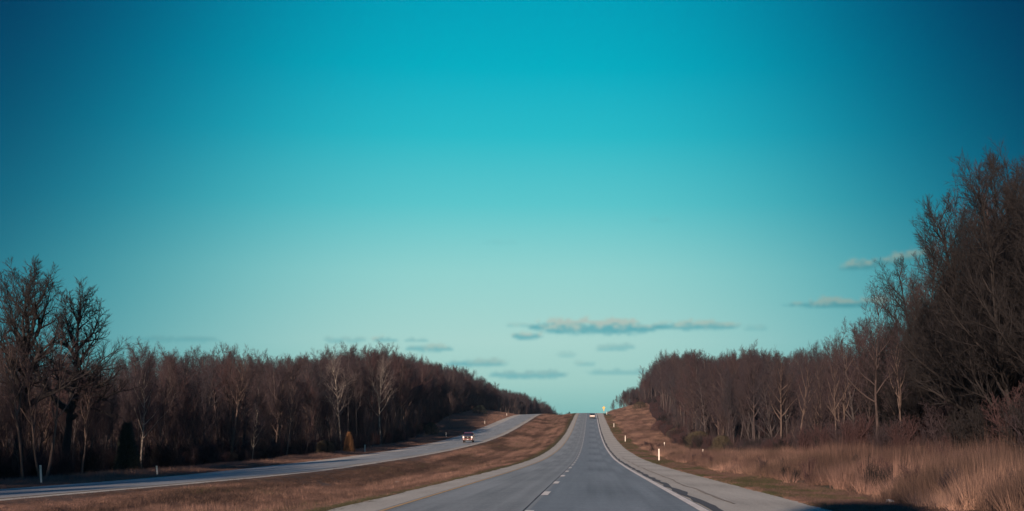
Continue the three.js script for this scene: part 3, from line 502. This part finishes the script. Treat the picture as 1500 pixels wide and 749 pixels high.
{
  const X = 5.95, d = 600, y = groundY(X, d), g = group('warning_sign', X, y, -d);
  const s = new THREE.Shape(); s.moveTo(0, 0.62); s.lineTo(0.62, 0); s.lineTo(0, -0.62); s.lineTo(-0.62, 0); s.closePath();
  const yellow = std(0.7, 0.42, 0.05, 0.5);
  mesh('post', new THREE.BoxGeometry(0.08, 3.4, 0.06), std(0.42, 0.28, 0.2, 0.7), g).position.y = 1.5;
  const face = mesh('sign_panel', new THREE.ExtrudeGeometry(s, { depth: 0.02, bevelEnabled: true, bevelSize: 0.02, bevelThickness: 0.005, bevelSegments: 2 }), yellow, g); face.position.set(0, 2.35, 0.04);
  mesh('plaque', new RoundedBoxGeometry(0.6, 0.45, 0.02, 2, 0.008), yellow, g).position.set(0, 1.42, 0.05);
  tag(g, 'yellow diamond warning sign with small plaque on a post at the crest', 'road sign');
}
function litter(X, d, s, label, seed) {                       // a crumpled sheet: a bent, noisy grid with thickness
  const gq = new THREE.IcosahedronGeometry(0.5, 3), p = gq.attributes.position;
  for (let i = 0; i < p.count; i++) { const x = p.getX(i), y = p.getY(i), z = p.getZ(i), k = 0.6 + 0.9 * fbm(x * 4 + seed, z * 4 + y * 3 + seed, 4); p.setXYZ(i, x * k * 1.5, y * k * 0.55, z * k); }
  gq.computeVertexNormals(); const m = mesh('litter', gq, std(0.5, 0.52, 0.55, 0.7), scene); m.position.set(X, groundY(X, d) + 0.16 * s, -d); m.scale.setScalar(s); m.rotation.y = seed; return tag(m, label, 'litter');
}
litter(7.6, at(1304, 7.6), 0.22, 'crumpled white bag lying where the tall grass meets the mown strip', 1.3);
litter(8.4, at(1053, 8.4), 0.3, 'scrap of white litter in the grass below the dark bushes', 2.1);
litter(-13, at(584, -13), 0.35, 'pale scrap of litter lying in the median grass', 3.7);

// ---------------------------------------------------------------- vehicles
const rubber = std(0.02, 0.02, 0.022, 0.8), glassDark = new THREE.MeshPhysicalMaterial({ color: rgb(0.015, 0.02, 0.03), roughness: 0.08, clearcoat: 1 }), black = std(0.02, 0.02, 0.02, 0.5), chrome = std(0.7, 0.7, 0.7, 0.2, { metalness: 0.9 });
function sideBody(pts, width, bevel) {                        // side outline [z, y] extruded across the vehicle
  const s = new THREE.Shape(); pts.forEach(([z, y], i) => i ? s.lineTo(z, y) : s.moveTo(z, y)); s.closePath();
  const g = new THREE.ExtrudeGeometry(s, { depth: width - 2 * bevel, bevelEnabled: true, bevelSize: bevel, bevelThickness: bevel, bevelSegments: 3, steps: 1 });
  g.translate(0, 0, -(width - 2 * bevel) / 2); g.rotateY(-Math.PI / 2); return g;   // outline's first axis becomes +z
}
function wheel(g, x, z, r, w) {
  const t = mesh('wheel', new THREE.TorusGeometry(r - w * 0.32, w * 0.36, 10, 24), rubber, g); t.rotation.y = Math.PI / 2; t.position.set(x, r, z);
  const rim = mesh('rim', new THREE.CylinderGeometry(r * 0.62, r * 0.62, w * 0.6, 20), chrome, t); rim.rotation.x = Math.PI / 2;
}
function box(name, w, h, dpt, x, y, z, mat, g, r = 0.03) { const m = mesh(name, new RoundedBoxGeometry(w, h, dpt, 2, Math.min(r, w / 2.1, h / 2.1, dpt / 2.1)), mat, g); m.position.set(x, y, z); return m; }
{ // red pickup coming towards the camera; its front is +z
  const X = -22.6, d = 262, g = group('pickup_truck', X, leftY(X, d), -d, 0.02);
  const red = new THREE.MeshPhysicalMaterial({ color: rgb(0.11, 0.004, 0.008), roughness: 0.35, clearcoat: 1, clearcoatRoughness: 0.08 });
  mesh('body', sideBody([[2.6, 0.55], [2.68, 0.8], [2.62, 1.12], [2.3, 1.2], [1.15, 1.26], [0.55, 1.27], [-2.75, 1.25], [-2.75, 0.6], [-2.2, 0.42], [2.3, 0.42]], 1.92, 0.07), red, g);
  mesh('cab', sideBody([[1.05, 1.24], [0.45, 1.78], [0.15, 1.84], [-1.05, 1.84], [-1.3, 1.7], [-1.45, 1.24]], 1.66, 0.1), red, g);
  const ws = box('windshield', 1.56, 0.66, 0.04, 0, 1.545, 0.87, glassDark, g, 0.018); ws.rotation.x = -0.83;
  for (const s of [-1, 1]) {
    box('side_window', 0.03, 0.4, 1.9, s * 0.835, 1.53, -0.45, glassDark, g, 0.014);
    box('headlight', 0.26, 0.36, 0.08, s * 0.77, 0.96, 2.76, std(0.95, 0.93, 0.9, 0.15), g);
    box('fog_lamp', 0.14, 0.1, 0.06, s * 0.72, 0.6, 2.86, std(0.9, 0.88, 0.85, 0.2), g);
    box('mirror', 0.22, 0.24, 0.1, s * 1.1, 1.32, 0.72, black, g); box('mirror_arm', 0.16, 0.05, 0.05, s * 0.95, 1.28, 0.72, black, g, 0.02);
    box('fender_flare', 0.08, 0.2, 1.0, s * 0.97, 0.86, 1.75, red, g);
    wheel(g, s * 0.82, 1.75, 0.39, 0.27); wheel(g, s * 0.82, -1.75, 0.39, 0.27);
  }
  box('grille', 1.2, 0.4, 0.06, 0, 0.95, 2.76, std(0.012, 0.012, 0.012, 0.95), g); for (let i = 0; i < 3; i++) box('grille_bar', 1.1, 0.03, 0.03, 0, 0.85 + i * 0.11, 2.79, std(0.02, 0.02, 0.02, 0.9), g, 0.012);
  box('badge', 0.18, 0.1, 0.03, 0, 0.97, 2.81, chrome, g, 0.012);
  box('bumper', 1.84, 0.26, 0.2, 0, 0.6, 2.74, red, g, 0.06); box('licence_plate', 0.3, 0.15, 0.02, 0, 0.58, 2.85, std(0.45, 0.45, 0.44, 0.5), g, 0.008); box('air_dam', 1.4, 0.14, 0.1, 0, 0.42, 2.6, black, g);
  tag(g, 'red pickup truck driving towards us on the opposite carriageway', 'pickup truck');
}
{ // dark car ahead, painted pale to imitate sun on its back, seen from behind; its rear is +z
  const X = 0.85, d = 472, y = mainY(X, d), g = group('car', X, y, -d, 0); g.rotation.x = Math.atan2(mainY(X, d + 3) - mainY(X, d - 3), 6);
  const paint = new THREE.MeshPhysicalMaterial({ color: rgb(0.6, 0.57, 0.54), roughness: 0.3, metalness: 0.3, clearcoat: 1, clearcoatRoughness: 0.1 });
  mesh('body', sideBody([[2.2, 0.5], [2.28, 0.75], [2.2, 1.05], [1.2, 1.08], [-1.2, 1.05], [-2.1, 0.9], [-2.3, 0.7], [-2.2, 0.32], [2.1, 0.32]], 1.82, 0.08), paint, g);
  mesh('cabin', sideBody([[2.0, 1.04], [1.5, 1.55], [0.9, 1.62], [-0.3, 1.6], [-1.2, 1.04]], 1.58, 0.1), std(0.02, 0.022, 0.03, 0.3), g);
  const rw = box('rear_window', 1.35, 0.6, 0.03, 0, 1.34, 1.9, glassDark, g, 0.014); rw.rotation.x = -0.78;
  box('tailgate', 1.3, 0.36, 0.05, 0, 0.88, 2.36, paint, g); box('rear_bumper', 1.84, 0.34, 0.16, 0, 0.48, 2.36, black, g, 0.06); box('licence_plate', 0.3, 0.15, 0.02, 0, 0.8, 2.4, std(0.8, 0.8, 0.78), g, 0.008);
  for (const s of [-1, 1]) { box('tail_light', 0.26, 0.2, 0.06, s * 0.76, 0.92, 2.35, std(0.3, 0.02, 0.02, 0.25), g); box('mirror', 0.18, 0.14, 0.1, s * 0.98, 1.1, -0.7, black, g); wheel(g, s * 0.78, 1.4, 0.33, 0.23); wheel(g, s * 0.78, -1.4, 0.33, 0.23); }
  tag(g, 'dark windowed car, back painted as sunlit, driving away over the crest in the driving lane', 'car');
}

scene.fog = new THREE.FogExp2(rgb(0.45, 0.66, 0.95), 0.00005);   // thin evening haze: the far woods turn bluish

renderer.render(scene, camera);
